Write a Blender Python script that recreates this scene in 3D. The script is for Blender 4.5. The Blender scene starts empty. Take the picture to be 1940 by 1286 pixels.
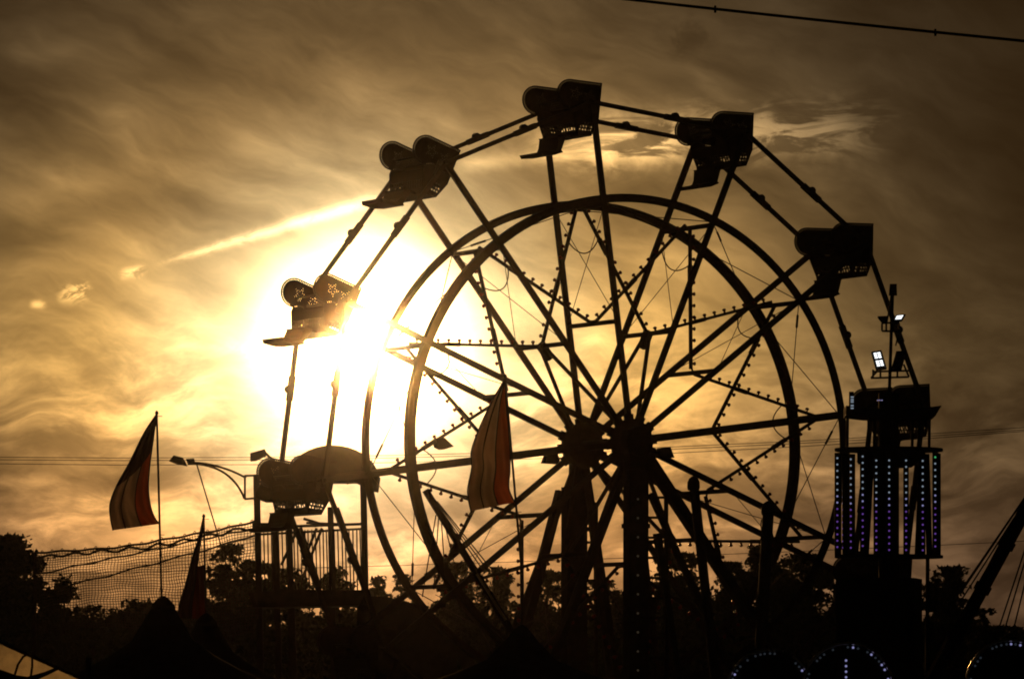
import bpy, bmesh, math, random
from mathutils import Vector, Matrix
R = math.radians
random.seed(7)
scn = bpy.context.scene
COL = scn.collection

# ------------------------------------------------------------------ camera
F, PW, PH = 12000.0, 1940.0, 1286.0          # focal length in photo pixels
EYE = 1.7
YAW, PITCH, ROLL = -0.015034, 0.060375, -0.002821
_f = Vector((math.sin(YAW)*math.cos(PITCH), math.cos(YAW)*math.cos(PITCH), math.sin(PITCH)))
_r = Vector((math.cos(YAW), -math.sin(YAW), 0))
_u = _r.cross(_f)
_r2 = _r*math.cos(ROLL) - _u*math.sin(ROLL)
_u2 = _u*math.cos(ROLL) + _r*math.sin(ROLL)
CAMPOS = Vector((0, 0, EYE))
cam = bpy.data.cameras.new('camera'); camo = bpy.data.objects.new('camera', cam); COL.objects.link(camo)
M3 = Matrix((_r2, _u2, -_f)).transposed()
camo.matrix_world = Matrix.Translation(CAMPOS) @ M3.to_4x4()
cam.sensor_width = 36.0; cam.lens = 36.0*F/PW; cam.clip_start = 0.5; cam.clip_end = 6000
scn.camera = camo

def ray(x, y):
    d = _f + _r2*((x-PW/2)/F) - _u2*((y-PH/2)/F)
    return d
def W(x, y, Y):
    """point seen at photo pixel (x, y) whose depth (world Y) is known"""
    d = ray(x, y); return CAMPOS + d*(Y/d.y)

# ------------------------------------------------------------------ render / exposure
scn.render.engine = 'CYCLES'
scn.view_settings.view_transform = 'Standard'; scn.view_settings.look = 'None'
scn.view_settings.exposure = 0.0; scn.view_settings.gamma = 1.0
cy = scn.cycles
cy.use_denoising = True
cy.volume_bounces = 0; cy.max_bounces = 6; cy.transparent_max_bounces = 16
cy.sample_clamp_direct = 0; cy.filter_width = 1.9

# ------------------------------------------------------------------ world: hazy sunset sky
SUN_PX = (688, 655)
sd = ray(*SUN_PX).normalized()
SUN_EL = math.asin(sd.z); SUN_AZ = math.atan2(sd.x, sd.y)

class NG:
    """small helper for node arithmetic"""
    def __init__(s, nt): s.nt = nt; s.N = nt.nodes; s.L = nt.links
    def node(s, t, **kw):
        n = s.N.new(t)
        for k, v in kw.items(): setattr(n, k, v)
        return n
    def put(s, sock, v):
        if hasattr(v, 'is_output'): s.L.new(v, sock)
        else: sock.default_value = v
    def m(s, op, a, b=0.0, c=0.0, clamp=False):
        n = s.node('ShaderNodeMath', operation=op, use_clamp=clamp)
        for i, v in enumerate((a, b, c)): s.put(n.inputs[i], v)
        return n.outputs[0]
    def add(s, a, b): return s.m('ADD', a, b)
    def sub(s, a, b): return s.m('SUBTRACT', a, b)
    def mul(s, a, b): return s.m('MULTIPLY', a, b)
    def div(s, a, b): return s.m('DIVIDE', a, b)
    def exp(s, a): return s.m('EXPONENT', a)
    def sstep(s, x, lo, hi, a=0.0, b=1.0):
        n = s.node('ShaderNodeMapRange', interpolation_type='SMOOTHSTEP')
        for i, v in enumerate((x, lo, hi, a, b)): s.put(n.inputs[i], v)
        return n.outputs[0]
    def comb(s, x, y, z):
        n = s.node('ShaderNodeCombineXYZ')
        for i, v in enumerate((x, y, z)): s.put(n.inputs[i], v)
        return n.outputs[0]
    def noise(s, vec, scale, detail=5.0, rough=0.5, dist=0.0):
        n = s.node('ShaderNodeTexNoise'); s.L.new(vec, n.inputs['Vector'])
        n.inputs['Scale'].default_value = scale; n.inputs['Detail'].default_value = detail
        n.inputs['Roughness'].default_value = rough; n.inputs['Distortion'].default_value = dist
        return n.outputs['Fac'] if 'Fac' in n.outputs else n.outputs[0]
    def col(s, r, g, b):
        n = s.node('ShaderNodeCombineColor')
        for i, v in enumerate((r, g, b)): s.put(n.inputs[i], v)
        return n.outputs[0]

wd = bpy.data.worlds.new('World'); scn.world = wd; wd.use_nodes = True
nt = wd.node_tree; nt.nodes.clear(); g = NG(nt)
wd.cycles.sampling_method = 'NONE'
tc = g.node('ShaderNodeTexCoord'); gen = tc.outputs['Generated']
nrm = g.node('ShaderNodeVectorMath', operation='NORMALIZE'); nt.links.new(gen, nrm.inputs[0])
sep = g.node('ShaderNodeSeparateXYZ'); nt.links.new(nrm.outputs[0], sep.inputs[0])
DX, DY, DZ = sep.outputs
az = g.mul(g.m('ARCTAN2', DX, DY), 180/math.pi)          # degrees, 0 = straight ahead (+Y)
el = g.mul(g.m('ARCSINE', DZ), 180/math.pi)
PPD = F*math.pi/180                                        # photo pixels per degree
def AE(x, y):
    d = ray(x, y).normalized(); return math.degrees(math.atan2(d.x, d.y)), math.degrees(math.asin(d.z))
dt = g.node('ShaderNodeVectorMath', operation='DOT_PRODUCT'); nt.links.new(nrm.outputs[0], dt.inputs[0])
dt.inputs[1].default_value = sd
th = g.mul(g.m('ARCCOSINE', g.m('MINIMUM', dt.outputs['Value'], 0.9999999)), 180/math.pi)   # angle from the sun

# streaky high cloud: coordinates turned along the streaks
def rot(a, sx, sy, oz=0.0, wu=0.0, wv=0.0):
    c, s_ = math.cos(R(a)), math.sin(R(a))
    uu = g.add(g.mul(az, c), g.mul(el, s_)); vv = g.add(g.mul(az, -s_), g.mul(el, c))
    return g.comb(g.mul(g.add(uu, wu), sx), g.mul(g.add(vv, wv), sy), oz)
warp1 = g.sub(g.noise(g.comb(az, el, 3.1), 0.55, 3), 0.5)
warp2 = g.sub(g.noise(g.comb(az, el, 8.7), 0.75, 3), 0.5)
wu, wv = g.mul(warp1, 1.0), g.mul(warp2, 0.8)
n_streak = g.noise(rot(-24, 0.50, 1.75, 2.0, wu, wv), 1.0, 7, 0.56, 0.15)     # falls to the right
n_broad = g.noise(rot(-12, 0.28, 0.55, 5.5, wu, wv), 1.0, 4, 0.5, 0.2)
n_low = g.noise(rot(4, 0.75, 2.2, 9.3, wu, wv), 1.0, 7, 0.58, 0.5)             # banks near the horizon
n_fine = g.noise(rot(-17, 1.3, 4.2, 1.3, wu, wv), 1.0, 7, 0.62, 0.3)
# share of low banks: grows towards the horizon
lowm = g.sstep(el, 4.3, 2.4)
n_bank = g.sstep(n_low, 0.36, 0.66)
c_hi = g.add(g.mul(g.sub(n_streak, 0.5), 1.9), g.mul(g.sub(n_broad, 0.5), 1.5))
n_puff = g.sstep(g.noise(rot(6, 1.5, 3.2, 21.7, g.mul(warp1, .5), g.mul(warp2, .4)), 1.0, 7, 0.6, 0.2), 0.40, 0.60)     # puffier bank edges
c_lo = g.add(g.mul(g.sub(n_puff, 0.5), 0.42), g.add(g.mul(g.sub(n_bank, 0.5), 1.0), g.mul(g.sub(n_broad, 0.5), 0.55)))
mixc = g.add(g.mul(c_hi, g.sub(1.0, lowm)), g.mul(c_lo, lowm))
mixc = g.add(mixc, g.mul(g.sub(n_fine, 0.5), 0.95))
# broad thicker and thinner parts of the sheet, placed by direction
def patch(x, y, rx, ry, ang, gain):
    a0, e0 = AE(x, y); c, s_ = math.cos(R(ang)), math.sin(R(ang))
    da, de = g.add(g.sub(az, a0), g.mul(warp1, .7)), g.add(g.sub(el, e0), g.mul(warp2, .5))
    u = g.mul(g.add(g.mul(da, c), g.mul(de, s_)), PPD/rx); v = g.mul(g.add(g.mul(da, -s_), g.mul(de, c)), PPD/ry)
    return g.mul(g.exp(g.mul(g.add(g.mul(u, u), g.mul(v, v)), -1.0)), gain)
for pr in ((30, 180, 150, 70, -6, -.50), (50, 430, 190, 50, 6, -.40), (390, 125, 190, 45, -22, -.38), (285, 135, 70, 35, 0, -.20),
           (900, 50, 240, 60, 8, -.22), (20, 560, 170, 30, -5, -.32), (160, 640, 220, 45, -8, -.24), (60, 800, 140, 40, -12, -.26),
           (330, 385, 160, 30, 12, -.20), (75, 112, 70, 28, 4, .40), (110, 365, 150, 42, 14, .42), (205, 238, 60, 34, -10, .28),
           (390, 650, 200, 60, -6, .36), (330, 820, 260, 60, 0, .16), (1180, 640, 200, 120, 0, .22), (120, 760, 200, 40, 0, .18), (520, 290, 160, 40, -25, .20), (760, 150, 150, 40, -28, -.18), (1000, 40, 120, 40, -14, .12),
           (1900, 460, 240, 110, 28, -.20), (1750, 140, 420, 150, 0, .24), (1640, 600, 260, 70, 12, .18), (1700, 865, 170, 18, 3, .22),
           (1760, 935, 260, 36, 0, -.20), (790, 990, 210, 34, 0, -.36), (1010, 1030, 160, 40, 0, -.30), (1130, 940, 130, 40, 0, -.12),
           (350, 915, 170, 30, -4, -.24), (120, 920, 160, 30, 3, -.22), (300, 770, 160, 26, -6, .14), (600, 1010, 160, 40, 0, .16),
           (1440, 720, 150, 40, 8, .16), (1330, 330, 220, 40, 4, -.16)):
    mixc = g.add(mixc, patch(*pr))
cloud = g.exp(g.mul(mixc, 1.05))
# light through the cloud sheet: forward scattering round the sun
aur = g.add(g.add(g.mul(g.exp(g.mul(g.m('POWER', g.div(th, 3.0), 2.0), -1.0)), 1.40), g.mul(g.exp(g.mul(th, -1/15.0)), 0.046)), 0.005)
updim = g.add(0.09, g.mul(g.exp(g.mul(g.m('MAXIMUM', g.sub(el, 3.5), 0.0), -1/1.42)), 0.91))     # the sheet thickens overhead
aur = g.mul(aur, updim)
core = g.sstep(th, 1.82, 0.32)
core = g.mul(g.m('POWER', core, 3.0), 9.0)
cl2 = g.add(g.mul(g.sub(cloud, 1.0), g.sstep(th, 0.7, 1.9, 0.25, 1.0)), 1.0)
lum = g.mul(g.add(aur, core), cl2)
# single brighter clouds (thin, lit from behind) seen in the sheet
n_w = g.noise(rot(8, 1.3, 3.6, 4.4, g.mul(warp2, .35), g.mul(warp1, .25)), 1.0, 8, 0.62, 0.9)
n_w2 = g.noise(g.comb(az, el, 0.7), 5.0, 5, 0.6, 0.3)
n_w3 = g.noise(rot(14, 4.5, 9.0, 6.1), 1.0, 6, 0.62, 0.5)
def blob(x0, y0, x1, y1, wid, gain, lo=0.42, hi=0.60, noise=None, taper=0.0, soft=2.0, end=0.72):
    (a0, e0), (a1, e1) = AE(x0, y0), AE(x1, y1)
    ca, ce = (a0+a1)/2, (e0+e1)/2; ln = math.hypot(a1-a0, e1-e0)/2; an = math.atan2(e1-e0, a1-a0)
    da, de = g.sub(az, ca), g.sub(el, ce)
    u = g.div(g.add(g.mul(da, math.cos(an)), g.mul(de, math.sin(an))), ln)
    v = g.add(g.mul(da, -math.sin(an)), g.mul(de, math.cos(an)))
    v = g.add(v, g.mul(g.sub(n_w2, 0.5), wid/PPD*1.3))
    wdt = g.m('MAXIMUM', g.mul(g.add(1.0, g.mul(u, taper)), wid/PPD), 0.004)
    v = g.div(v, wdt)
    k = g.mul(g.sstep(g.m('ABSOLUTE', u), 1.12, end), g.exp(g.mul(g.m('POWER', g.m('ABSOLUTE', v), soft), -1.0)))
    if noise is not None: k = g.mul(k, g.sstep(noise, lo, hi))
    return g.mul(k, gain)
extra = blob(1000, 275, 1710, 238, 42, 3.4, 0.42, 0.57, n_w, end=.5)
extra = g.add(extra, blob(1090, 300, 1300, 262, 28, 2.8, 0.43, 0.56, n_w, end=.3))
extra = g.add(extra, blob(870, 314, 1160, 280, 15, 1.3))
extra = g.add(extra, blob(310, 497, 745, 368, 9, 2.0, 0.22, 0.52, n_w3, soft=1.7, taper=0.35, end=.55))
extra = g.add(extra, blob(106, 564, 176, 543, 13, 2.6, 0.42, 0.54, n_w3, end=.2))
extra = g.add(extra, blob(224, 522, 280, 508, 9, 1.6, 0.40, 0.54, n_w3, end=.2))
extra = g.add(extra, blob(54, 577, 90, 575, 7, 2.2, 0.34, 0.50, n_w3, end=.1))
extra = g.add(extra, blob(330, 650, 500, 680, 22, 0.35, 0.42, 0.62, n_w))
extra = g.sub(extra, blob(1255, 90, 1335, 40, 34, 0.36, 0.40, 0.62, n_w2))
extra = g.sub(extra, blob(1440, 250, 1560, 238, 9, 0.35))
extra = g.sub(extra, blob(1560, 520, 2100, 330, 130, 0.18))
lum = g.mul(lum, g.m('MAXIMUM', g.add(1.0, extra), 0.15))
# golden hue; thinner, higher parts slightly greyer
hi = g.sstep(el, 3.0, 7.5)
near = g.sstep(th, 2.6, 0.9)
far_ = g.sstep(th, 2.8, 6.0)
lowo = g.mul(g.sstep(el, 3.6, 0.8), -0.10)
cG = g.mul(lum, g.add(g.add(lowo, g.add(g.mul(far_, 0.085), g.add(0.56, g.mul(hi, 0.07)))), g.mul(near, 0.16)))
cB = g.mul(lum, g.add(g.add(g.mul(far_, 0.12), g.add(0.155, g.mul(hi, 0.115))), g.mul(near, 0.17)))
goldc = g.col(lum, cG, cB)
sky = g.node('ShaderNodeTexSky', sky_type='NISHITA', sun_disc=False)
sky.sun_elevation = SUN_EL; sky.sun_rotation = SUN_AZ; sky.dust_density = 4.0; sky.air_density = 1.5
bg1 = g.node('ShaderNodeBackground'); nt.links.new(sky.outputs[0], bg1.inputs[0]); bg1.inputs[1].default_value = 0.0006
bg2 = g.node('ShaderNodeBackground'); nt.links.new(goldc, bg2.inputs[0]); bg2.inputs[1].default_value = 1.0
ads = g.node('ShaderNodeAddShader'); nt.links.new(bg1.outputs[0], ads.inputs[0]); nt.links.new(bg2.outputs[0], ads.inputs[1])
wo = g.node('ShaderNodeOutputWorld'); nt.links.new(ads.outputs[0], wo.inputs[0])

# ------------------------------------------------------------------ sun lamp, same direction
sl = bpy.data.lights.new('sun', 'SUN'); sl.energy = 0.75; sl.angle = R(0.53); sl.color = (1.0, 0.49, 0.15)
so = bpy.data.objects.new('sun', sl); COL.objects.link(so)
so.rotation_euler = (-sd).to_track_quat('-Z', 'Y').to_euler(); so.location = (0, 60, 40)

# ------------------------------------------------------------------ materials
def mat(name, base, rough=0.55, metal=0.0, var=0.25, scale=6.0, bump=0.0, trans=0.0, spec=0.4):
    m = bpy.data.materials.new(name); m.use_nodes = True
    n = m.node_tree; b = n.nodes['Principled BSDF']; q = NG(n)
    t = q.node('ShaderNodeTexCoord')
    f = q.noise(t.outputs['Object'], scale, 6, 0.6)
    mx = q.node('ShaderNodeMix', data_type='RGBA'); n.links.new(q.sstep(f, 0.3, 0.7), mx.inputs[0])
    mx.inputs[6].default_value = (*[c*(1-var) for c in base], 1); mx.inputs[7].default_value = (*[min(1, c*(1+var)) for c in base], 1)
    n.links.new(mx.outputs[2], b.inputs['Base Color'])
    b.inputs['Roughness'].default_value = rough; b.inputs['Metallic'].default_value = metal
    b.inputs['Specular IOR Level'].default_value = spec
    n.links.new(q.m('MULTIPLY_ADD', f, 0.3, rough-0.15), b.inputs['Roughness'])
    if bump:
        bp = q.node('ShaderNodeBump'); bp.inputs['Strength'].default_value = bump; bp.inputs['Distance'].default_value = 0.02
        n.links.new(q.noise(t.outputs['Object'], scale*4, 5), bp.inputs['Height']); n.links.new(bp.outputs[0], b.inputs['Normal'])
    if trans:
        tr = q.node('ShaderNodeBsdfTranslucent'); n.links.new(mx.outputs[2], tr.inputs[0])
        ms = q.node('ShaderNodeMixShader'); ms.inputs[0].default_value = trans
        n.links.new(b.outputs[0], ms.inputs[1]); n.links.new(tr.outputs[0], ms.inputs[2])
        n.links.new(ms.outputs[0], n.nodes['Material Output'].inputs[0])
    return m
def emat(name, c, s):
    m = bpy.data.materials.new(name); m.use_nodes = True
    b = m.node_tree.nodes['Principled BSDF']; b.inputs['Base Color'].default_value = (.3, .3, .3, 1)
    b.inputs['Emission Color'].default_value = (*c, 1); b.inputs['Emission Strength'].default_value = s
    return m
M = dict(
    steel=mat('painted_steel', (0.09, 0.06, 0.04), 0.6, 0.0),
    tower=mat('tower_steel', (0.06, 0.042, 0.03), 0.6),
    seat=mat('seat_paint', (0.055, 0.03, 0.02), 0.5),
    cable=mat('steel_cable', (0.12, 0.09, 0.06), 0.5, 0.4),
    bulb=mat('red_bulb', (0.35, 0.05, 0.03), 0.3, trans=0.25),
    black=mat('black_metal', (0.03, 0.027, 0.025), 0.85, spec=0.1),
    canvas=mat('dark_canvas', (0.04, 0.03, 0.022), 0.9, bump=0.2, trans=0.03, spec=0.03),
    navy=mat('navy_canvas', (0.03, 0.045, 0.07), 0.9, bump=0.2, trans=0.02, spec=0.03),
    leaf=mat('leaf', (0.05, 0.055, 0.02), 0.6, trans=0.12, scale=0.8),
    bark=mat('bark', (0.07, 0.05, 0.035), 0.9, bump=0.4),
    rope=mat('rope', (0.10, 0.07, 0.045), 0.9),
    fred=mat('flag_red', (0.46, 0.10, 0.04), 0.8, trans=0.52, var=0.12),
    fwhite=mat('flag_white', (0.46, 0.32, 0.22), 0.8, trans=0.46, var=0.10),
    fwhite_shade=mat('flag_white_shaded', (0.26, 0.19, 0.15), 0.8, trans=0.6, var=0.12),  # white flag cloth in shade, the dimming put into its colour
    fred_shade=mat('flag_red_shaded', (0.34, 0.065, 0.025), 0.8, trans=0.48, var=0.1),  # red flag cloth with the shade darkened into its colour
    fmaroon=mat('flag_maroon', (0.16, 0.035, 0.018), 0.8, trans=0.4, var=0.1),
    glint=mat('translucent_glint', (0.92, 0.78, 0.55), 0.4, var=0.05, trans=0.92),  # lets sun through, imitates bright glints on bare metal
    fblue=mat('flag_dark', (0.055, 0.03, 0.03), 0.8, trans=0.3, var=0.12),
    ground=mat('grass_ground', (0.06, 0.065, 0.03), 0.95, scale=0.6, bump=0.3),
    chrome=mat('bare_metal', (0.55, 0.5, 0.42), 0.28, 1.0, var=0.1),
    vinyl=mat('vinyl_sheet', (0.85, 0.76, 0.55), 0.35, 0.0, var=0.18, scale=9.0, bump=0.8, trans=0.93),
    led_white=emat('led_white', (0.66, 0.82, 1.0), 0.28), led_lilac=emat('led_lilac', (0.5, 0.5, 1.0), 0.42),
    led_purple=emat('led_purple', (0.34, 0.13, 0.85), 0.30), led_green=emat('led_green', (0.1, 0.8, 0.25), 0.5),
    flood=emat('flood_led', (0.92, 0.97, 1.0), 2.0), led_dim=emat('led_dim', (0.55, 0.70, 0.9), 0.028), led_warm=emat('led_warm', (1.0, 0.75, 0.5), 0.03),
)

# ------------------------------------------------------------------ mesh helpers
class MB:
    def __init__(s): s.v = []; s.f = []
    def quadbox(s, c, ax, ay, az_, ):
        c = Vector(c); i = len(s.v)
        for sx in (-1, 1):
            for sy in (-1, 1):
                for sz in (-1, 1): s.v.append(c + ax*sx + ay*sy + az_*sz)
        for q in ((0, 1, 3, 2), (4, 6, 7, 5), (0, 4, 5, 1), (2, 3, 7, 6), (0, 2, 6, 4), (1, 5, 7, 3)): s.f.append(tuple(i+k for k in q))
        return s
    def box(s, c, size): return s.quadbox(c, Vector((size[0]/2, 0, 0)), Vector((0, size[1]/2, 0)), Vector((0, 0, size[2]/2)))
    def bar(s, p, q, w, h=None, up=(0, 1, 0)):
        p, q = Vector(p), Vector(q); h = h or w; d = q-p; u = Vector(up); a = d.normalized()
        if abs(a.dot(u)) > 0.98: u = Vector((0, 0, 1)) if abs(a.z) < 0.9 else Vector((1, 0, 0))
        b = a.cross(u).normalized(); c = a.cross(b).normalized()
        return s.quadbox((p+q)/2, d/2, b*(w/2), c*(h/2))
    def tube(s, pts, r, n=6, caps=True):
        pts = [Vector(p) for p in pts]; base = len(s.v); rr = r if isinstance(r, (list, tuple)) else [r]*len(pts)
        ref = None
        for k, p in enumerate(pts):
            d = (pts[min(k+1, len(pts)-1)] - pts[max(k-1, 0)]).normalized()
            if ref is None: ref = Vector((0, 0, 1)) if abs(d.z) < 0.9 else Vector((1, 0, 0))
            b = d.cross(ref).normalized(); c = b.cross(d).normalized(); ref = c
            for j in range(n):
                t = 2*math.pi*j/n; s.v.append(p + (b*math.cos(t) + c*math.sin(t))*rr[k])
        for k in range(len(pts)-1):
            for j in range(n):
                a, b_ = base+k*n+j, base+k*n+(j+1) % n
                s.f.append((a, b_, b_+n, a+n))
        if caps:
            s.f.append(tuple(base+j for j in range(n))[::-1]); e = base+(len(pts)-1)*n; s.f.append(tuple(e+j for j in range(n)))
        return s
    def lathe(s, o, axis, prof, n=10):
        o, a = Vector(o), Vector(axis).normalized(); b = a.orthogonal().normalized(); c = a.cross(b); base = len(s.v)
        for (r, h) in prof:
            for j in range(n):
                t = 2*math.pi*j/n; s.v.append(o + a*h + (b*math.cos(t)+c*math.sin(t))*max(r, 1e-4))
        for k in range(len(prof)-1):
            for j in range(n):
                p, q = base+k*n+j, base+k*n+(j+1) % n; s.f.append((p, q, q+n, p+n))
        s.f.append(tuple(base+j for j in range(n))[::-1]); e = base+(len(prof)-1)*n; s.f.append(tuple(e+j for j in range(n)))
        return s
    def prism(s, poly, off):
        """polygon of 3D points extruded by off"""
        off = Vector(off); b = len(s.v); n = len(poly)
        s.v += [Vector(p) for p in poly] + [Vector(p)+off for p in poly]
        s.f.append(tuple(range(b, b+n))); s.f.append(tuple(range(b+2*n-1, b+n-1, -1)))
        for k in range(n): s.f.append((b+k, b+(k+1) % n, b+n+(k+1) % n, b+n+k))
        return s
    def mesh(s, name, material=None, smooth=False):
        me = bpy.data.meshes.new(name); me.from_pydata([tuple(v) for v in s.v], [], s.f)
        bm = bmesh.new(); bm.from_mesh(me); bmesh.ops.recalc_face_normals(bm, faces=bm.faces); bm.to_mesh(me); bm.free()
        if material: me.materials.append(material)
        if smooth:
            for p in me.polygons: p.use_smooth = True
        return me
    def build(s, name, material, parent=None, smooth=False): return link(name, s.mesh(name, material, smooth), parent)
def link(name, data, parent=None):
    o = bpy.data.objects.new(name, data); COL.objects.link(o)
    if parent is not None: o.parent = parent; o['_'] = 0; del o['_']
    return o
def tag(o, label, cat, group=None, kind=None):
    o['label'] = label; o['category'] = cat
    if group: o['group'] = group
    if kind: o['kind'] = kind
    return o
def thing(name, label, cat, loc=(0, 0, 0), rz=0.0, group=None):
    o = bpy.data.objects.new(name, None); COL.objects.link(o); o.location = loc; o.rotation_euler = (0, 0, rz); o.empty_display_size = 0.3
    return tag(o, label, cat, group)
def Lp(o):
    """world point -> local coordinates of a thing's empty"""
    inv = (Matrix.Translation(o.location) @ o.rotation_euler.to_matrix().to_4x4()).inverted()
    return lambda p: inv @ Vector(p)
def sag(p, q, s, n=16):
    p, q = Vector(p), Vector(q); return [p.lerp(q, k/n) - Vector((0, 0, s*4*(k/n)*(1-k/n))) for k in range(n+1)]

# ------------------------------------------------------------------ ground
def make_ground():
    m = MB(); n = 24; S = 2500.0
    for j in range(n+1):
        for i in range(n+1):
            x, y = (i/n-.5)*2, (j/n-.5)*2
            m.v.append(Vector((x*abs(x)*S, 120+y*abs(y)*S, 0.0)))
    for j in range(n):
        for i in range(n): a = j*(n+1)+i; m.f.append((a, a+1, a+n+2, a+n+1))
    o = m.build('ground', M['ground']); o['kind'] = 'structure'; return o
make_ground()

# ------------------------------------------------------------------ ferris wheel
DW, PHI, HUB = 113.7636, 0.4844, 5.0+EYE
SEP, RR, RS, TH0 = 1.8845, 4.363, 6.1, 1.70277
wheel = thing('ferris_wheel', 'big dark steel ferris wheel with twin rings and zigzag bulb strips', 'ferris wheel', (0, DW, 0), PHI)
def TH(k): return TH0 - (k-4)*math.pi/6
def P(r, t, y): return Vector((r*math.cos(t), y, HUB + r*math.sin(t)))
YA, YB = SEP/2, -SEP/2          # far side / near side
def ring(y, inward):
    m = MB(); n = 144; hw, tk, d = 0.075, 0.018, 0.16*inward
    prof = [(RR-hw, 0), (RR+hw, 0), (RR+hw, d), (RR+hw-tk, d), (RR+hw-tk, tk*inward), (RR-hw, tk*inward)]
    for k in range(n):
        t = 2*math.pi*k/n
        for r, yy in prof: m.v.append(P(r, t, y+yy))
    q = len(prof)
    for k in range(n):
        for j in range(q):
            a, b = k*q+j, k*q+(j+1) % q; c, d_ = ((k+1) % n)*q+j, ((k+1) % n)*q+(j+1) % q
            m.f.append((a, b, d_, c))
    return m
for y, s_ in ((YA, -1), (YB, 1)):
    rg = ring(y, s_).build('ring', M['steel'], wheel)
    for k in range(12):                                        # splice plates with bolts
        t = TH(k)+math.pi/12
        b = MB(); b.bar(P(RR, t-.045, y-s_*.012), P(RR, t+.045, y-s_*.012), 0.02, 0.12, (0, 1, 0)); b.build('splice_plate', M['steel'], rg)
# hubs, axle
for y, s_ in ((YA, 1), (YB, -1)):
    h = MB().lathe(P(0, 0, y-.07*s_), (0, s_, 0), [(0.34, 0), (0.42, .03), (0.42, .11), (0.30, .13), (0.2, .22)], 20).build('hub', M['steel'], wheel)
    for k in range(12):
        t = TH(k); b = MB(); b.bar(P(.24, t, y), P(.5, t, y), .17, .06, (0, 1, 0)); b.build('spoke_bracket', M['steel'], h)
MB().tube([P(0, 0, -1.25), P(0, 0, 1.25)], 0.09, 12).build('axle', M['steel'], wheel)
RO, RI = RR-0.10, 2.17
spoke_me = {}
bulb_me = MB().lathe((0, 0, 0), (0, 0, 1), [(.022, 0), (.020, .026), (.030, .038), (.038, .052), (.031, .070), (.010, .080)], 8).mesh('bulb', M['bulb'], True)
lampbox_me = MB().lathe((0, 0, 0), (0, 1, 0), [(.07, -.05), (.075, -.04), (.075, .04), (.07, .05)], 10).mesh('marker_lamp', M['steel'])
for k in range(12):
    t, t2 = TH(k), TH(k+1)
    for y in (YA, YB):
        MB().bar(P(.3, t, y), P(RS+.06, t, y), .10, .07, (0, 1, 0)).build('spoke', M['steel'], wheel)
        a, b = P(RS, t, y), P(RS, t2, y); d = (b-a).normalized()
        ch = MB().bar(a+d*.05, b-d*.05, .075, .065, (0, 1, 0)).build('rim_bar', M['steel'], wheel)
        mid = a.lerp(b, .54); outw = (mid - Vector((0, y, HUB))).normalized()
        MB().bar(mid-d*.22, mid+d*.22, .10, .09, (0, 1, 0)).build('sleeve', M['steel'], ch)
        lb = link('marker_lamp', lampbox_me, ch); lb.location = mid + outw*.035 - d*.02
        # turnbuckle cable across to the other side of the next spoke
        o = MB().tube([P(RR-.04, t, y), P(RR-.04, t2, -y)], .009, 5); 
        pa, pb = P(RR-.04, t, y), P(RR-.04, t2, -y); o.tube([pa.lerp(pb, .12), pa.lerp(pb, .22)], .022, 6)
        o.build('bracing_cable', M['cable'], wheel)
        MB().tube([P(RR-.12, t, y), P(RI+.05, t, -y)], .007, 5).build('bracing_cable', M['cable'], wheel)
    MB().bar(P(RO, t, YA), P(RO, t, YB), .075).build('cross_bar', M['steel'], wheel)
    MB().bar(P(RI, t, YA), P(RI, t, YB), .075).build('cross_bar', M['steel'], wheel)
    MB().bar(P(RS, t, YA+.09), P(RS, t, YB-.09), .05).build('seat_pin', M['steel'], wheel)
    if k % 2 == 1:
        for y in (YA, YB):
            MB().bar(P(RI, t, y*.08), P(.42, t, y*.92), .055).build('hub_strut', M['steel'], wheel)
        MB().bar(P(RI+.05, t, 0), P(RI-.28, t, 0), .13, .18, (0, 1, 0)).build('gusset', M['steel'], wheel)
    for s_ in (-1, 1):                                          # bulb strips from the ring to the next inner bar
        t3 = TH(k+s_)
        dtg = .05*s_
        a = P(RO+.05, t, 0) + Vector((-math.sin(t), 0, math.cos(t)))*(-dtg)
        b = P(RI+.04, t3, 0) + Vector((-math.sin(t3), 0, math.cos(t3)))*(dtg*1.2)
        d = (b-a).normalized(); out = d.cross(Vector((0, 1, 0))).normalized()
        if out.dot(P(1, t3, 0)-P(1, t, 0)) < 0: out = -out
        st = MB().bar(a, b, .05, .06, (0, 1, 0)).build('light_strip', M['steel'], wheel)
        n = 12; ln = (b-a).length
        qrot = out.to_track_quat('Z', 'Y')
        for j in range(n):
            o = link('bulb', bulb_me, st); o.location = a + d*(.16 + (ln-.26)*j/(n-1)) + out*.022
            o.rotation_mode = 'QUATERNION'; o.rotation_quaternion = qrot
        jt = a.lerp(b, .33 if s_ > 0 else .62); MB().bar(jt-d*.16, jt+d*.16, .07, .075, (0, 1, 0)).build('joint_sleeve', M['steel'], st)
    # wire loop between the two strips near the ring, and conduit bend at the inner bar
    a1, a2 = P(RO+.05, t, 0).lerp(P(RI, TH(k-1), 0), .27), P(RO+.05, t, 0).lerp(P(RI, TH(k+1), 0), .27)
    inn = -(P(1, t, 0)-P(0, 0, 0)).normalized()
    MB().tube([a1.lerp(a2, j/12) + inn*(.21*(1-(2*j/12-1)**2)) for j in range(13)], .012, 5).build('wire_loop', M['cable'], wheel)
    b1, b2 = P(RI, t, 0).lerp(P(RO, TH(k-1), 0), .10), P(RI, t, 0).lerp(P(RO, TH(k+1), 0), .10)
    MB().tube([b1.lerp(b2, j/10) + inn*(.10*(1-(2*j/10-1)**2)) for j in range(11)], .018, 6).build('conduit_bend', M['steel'], wheel)
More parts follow.
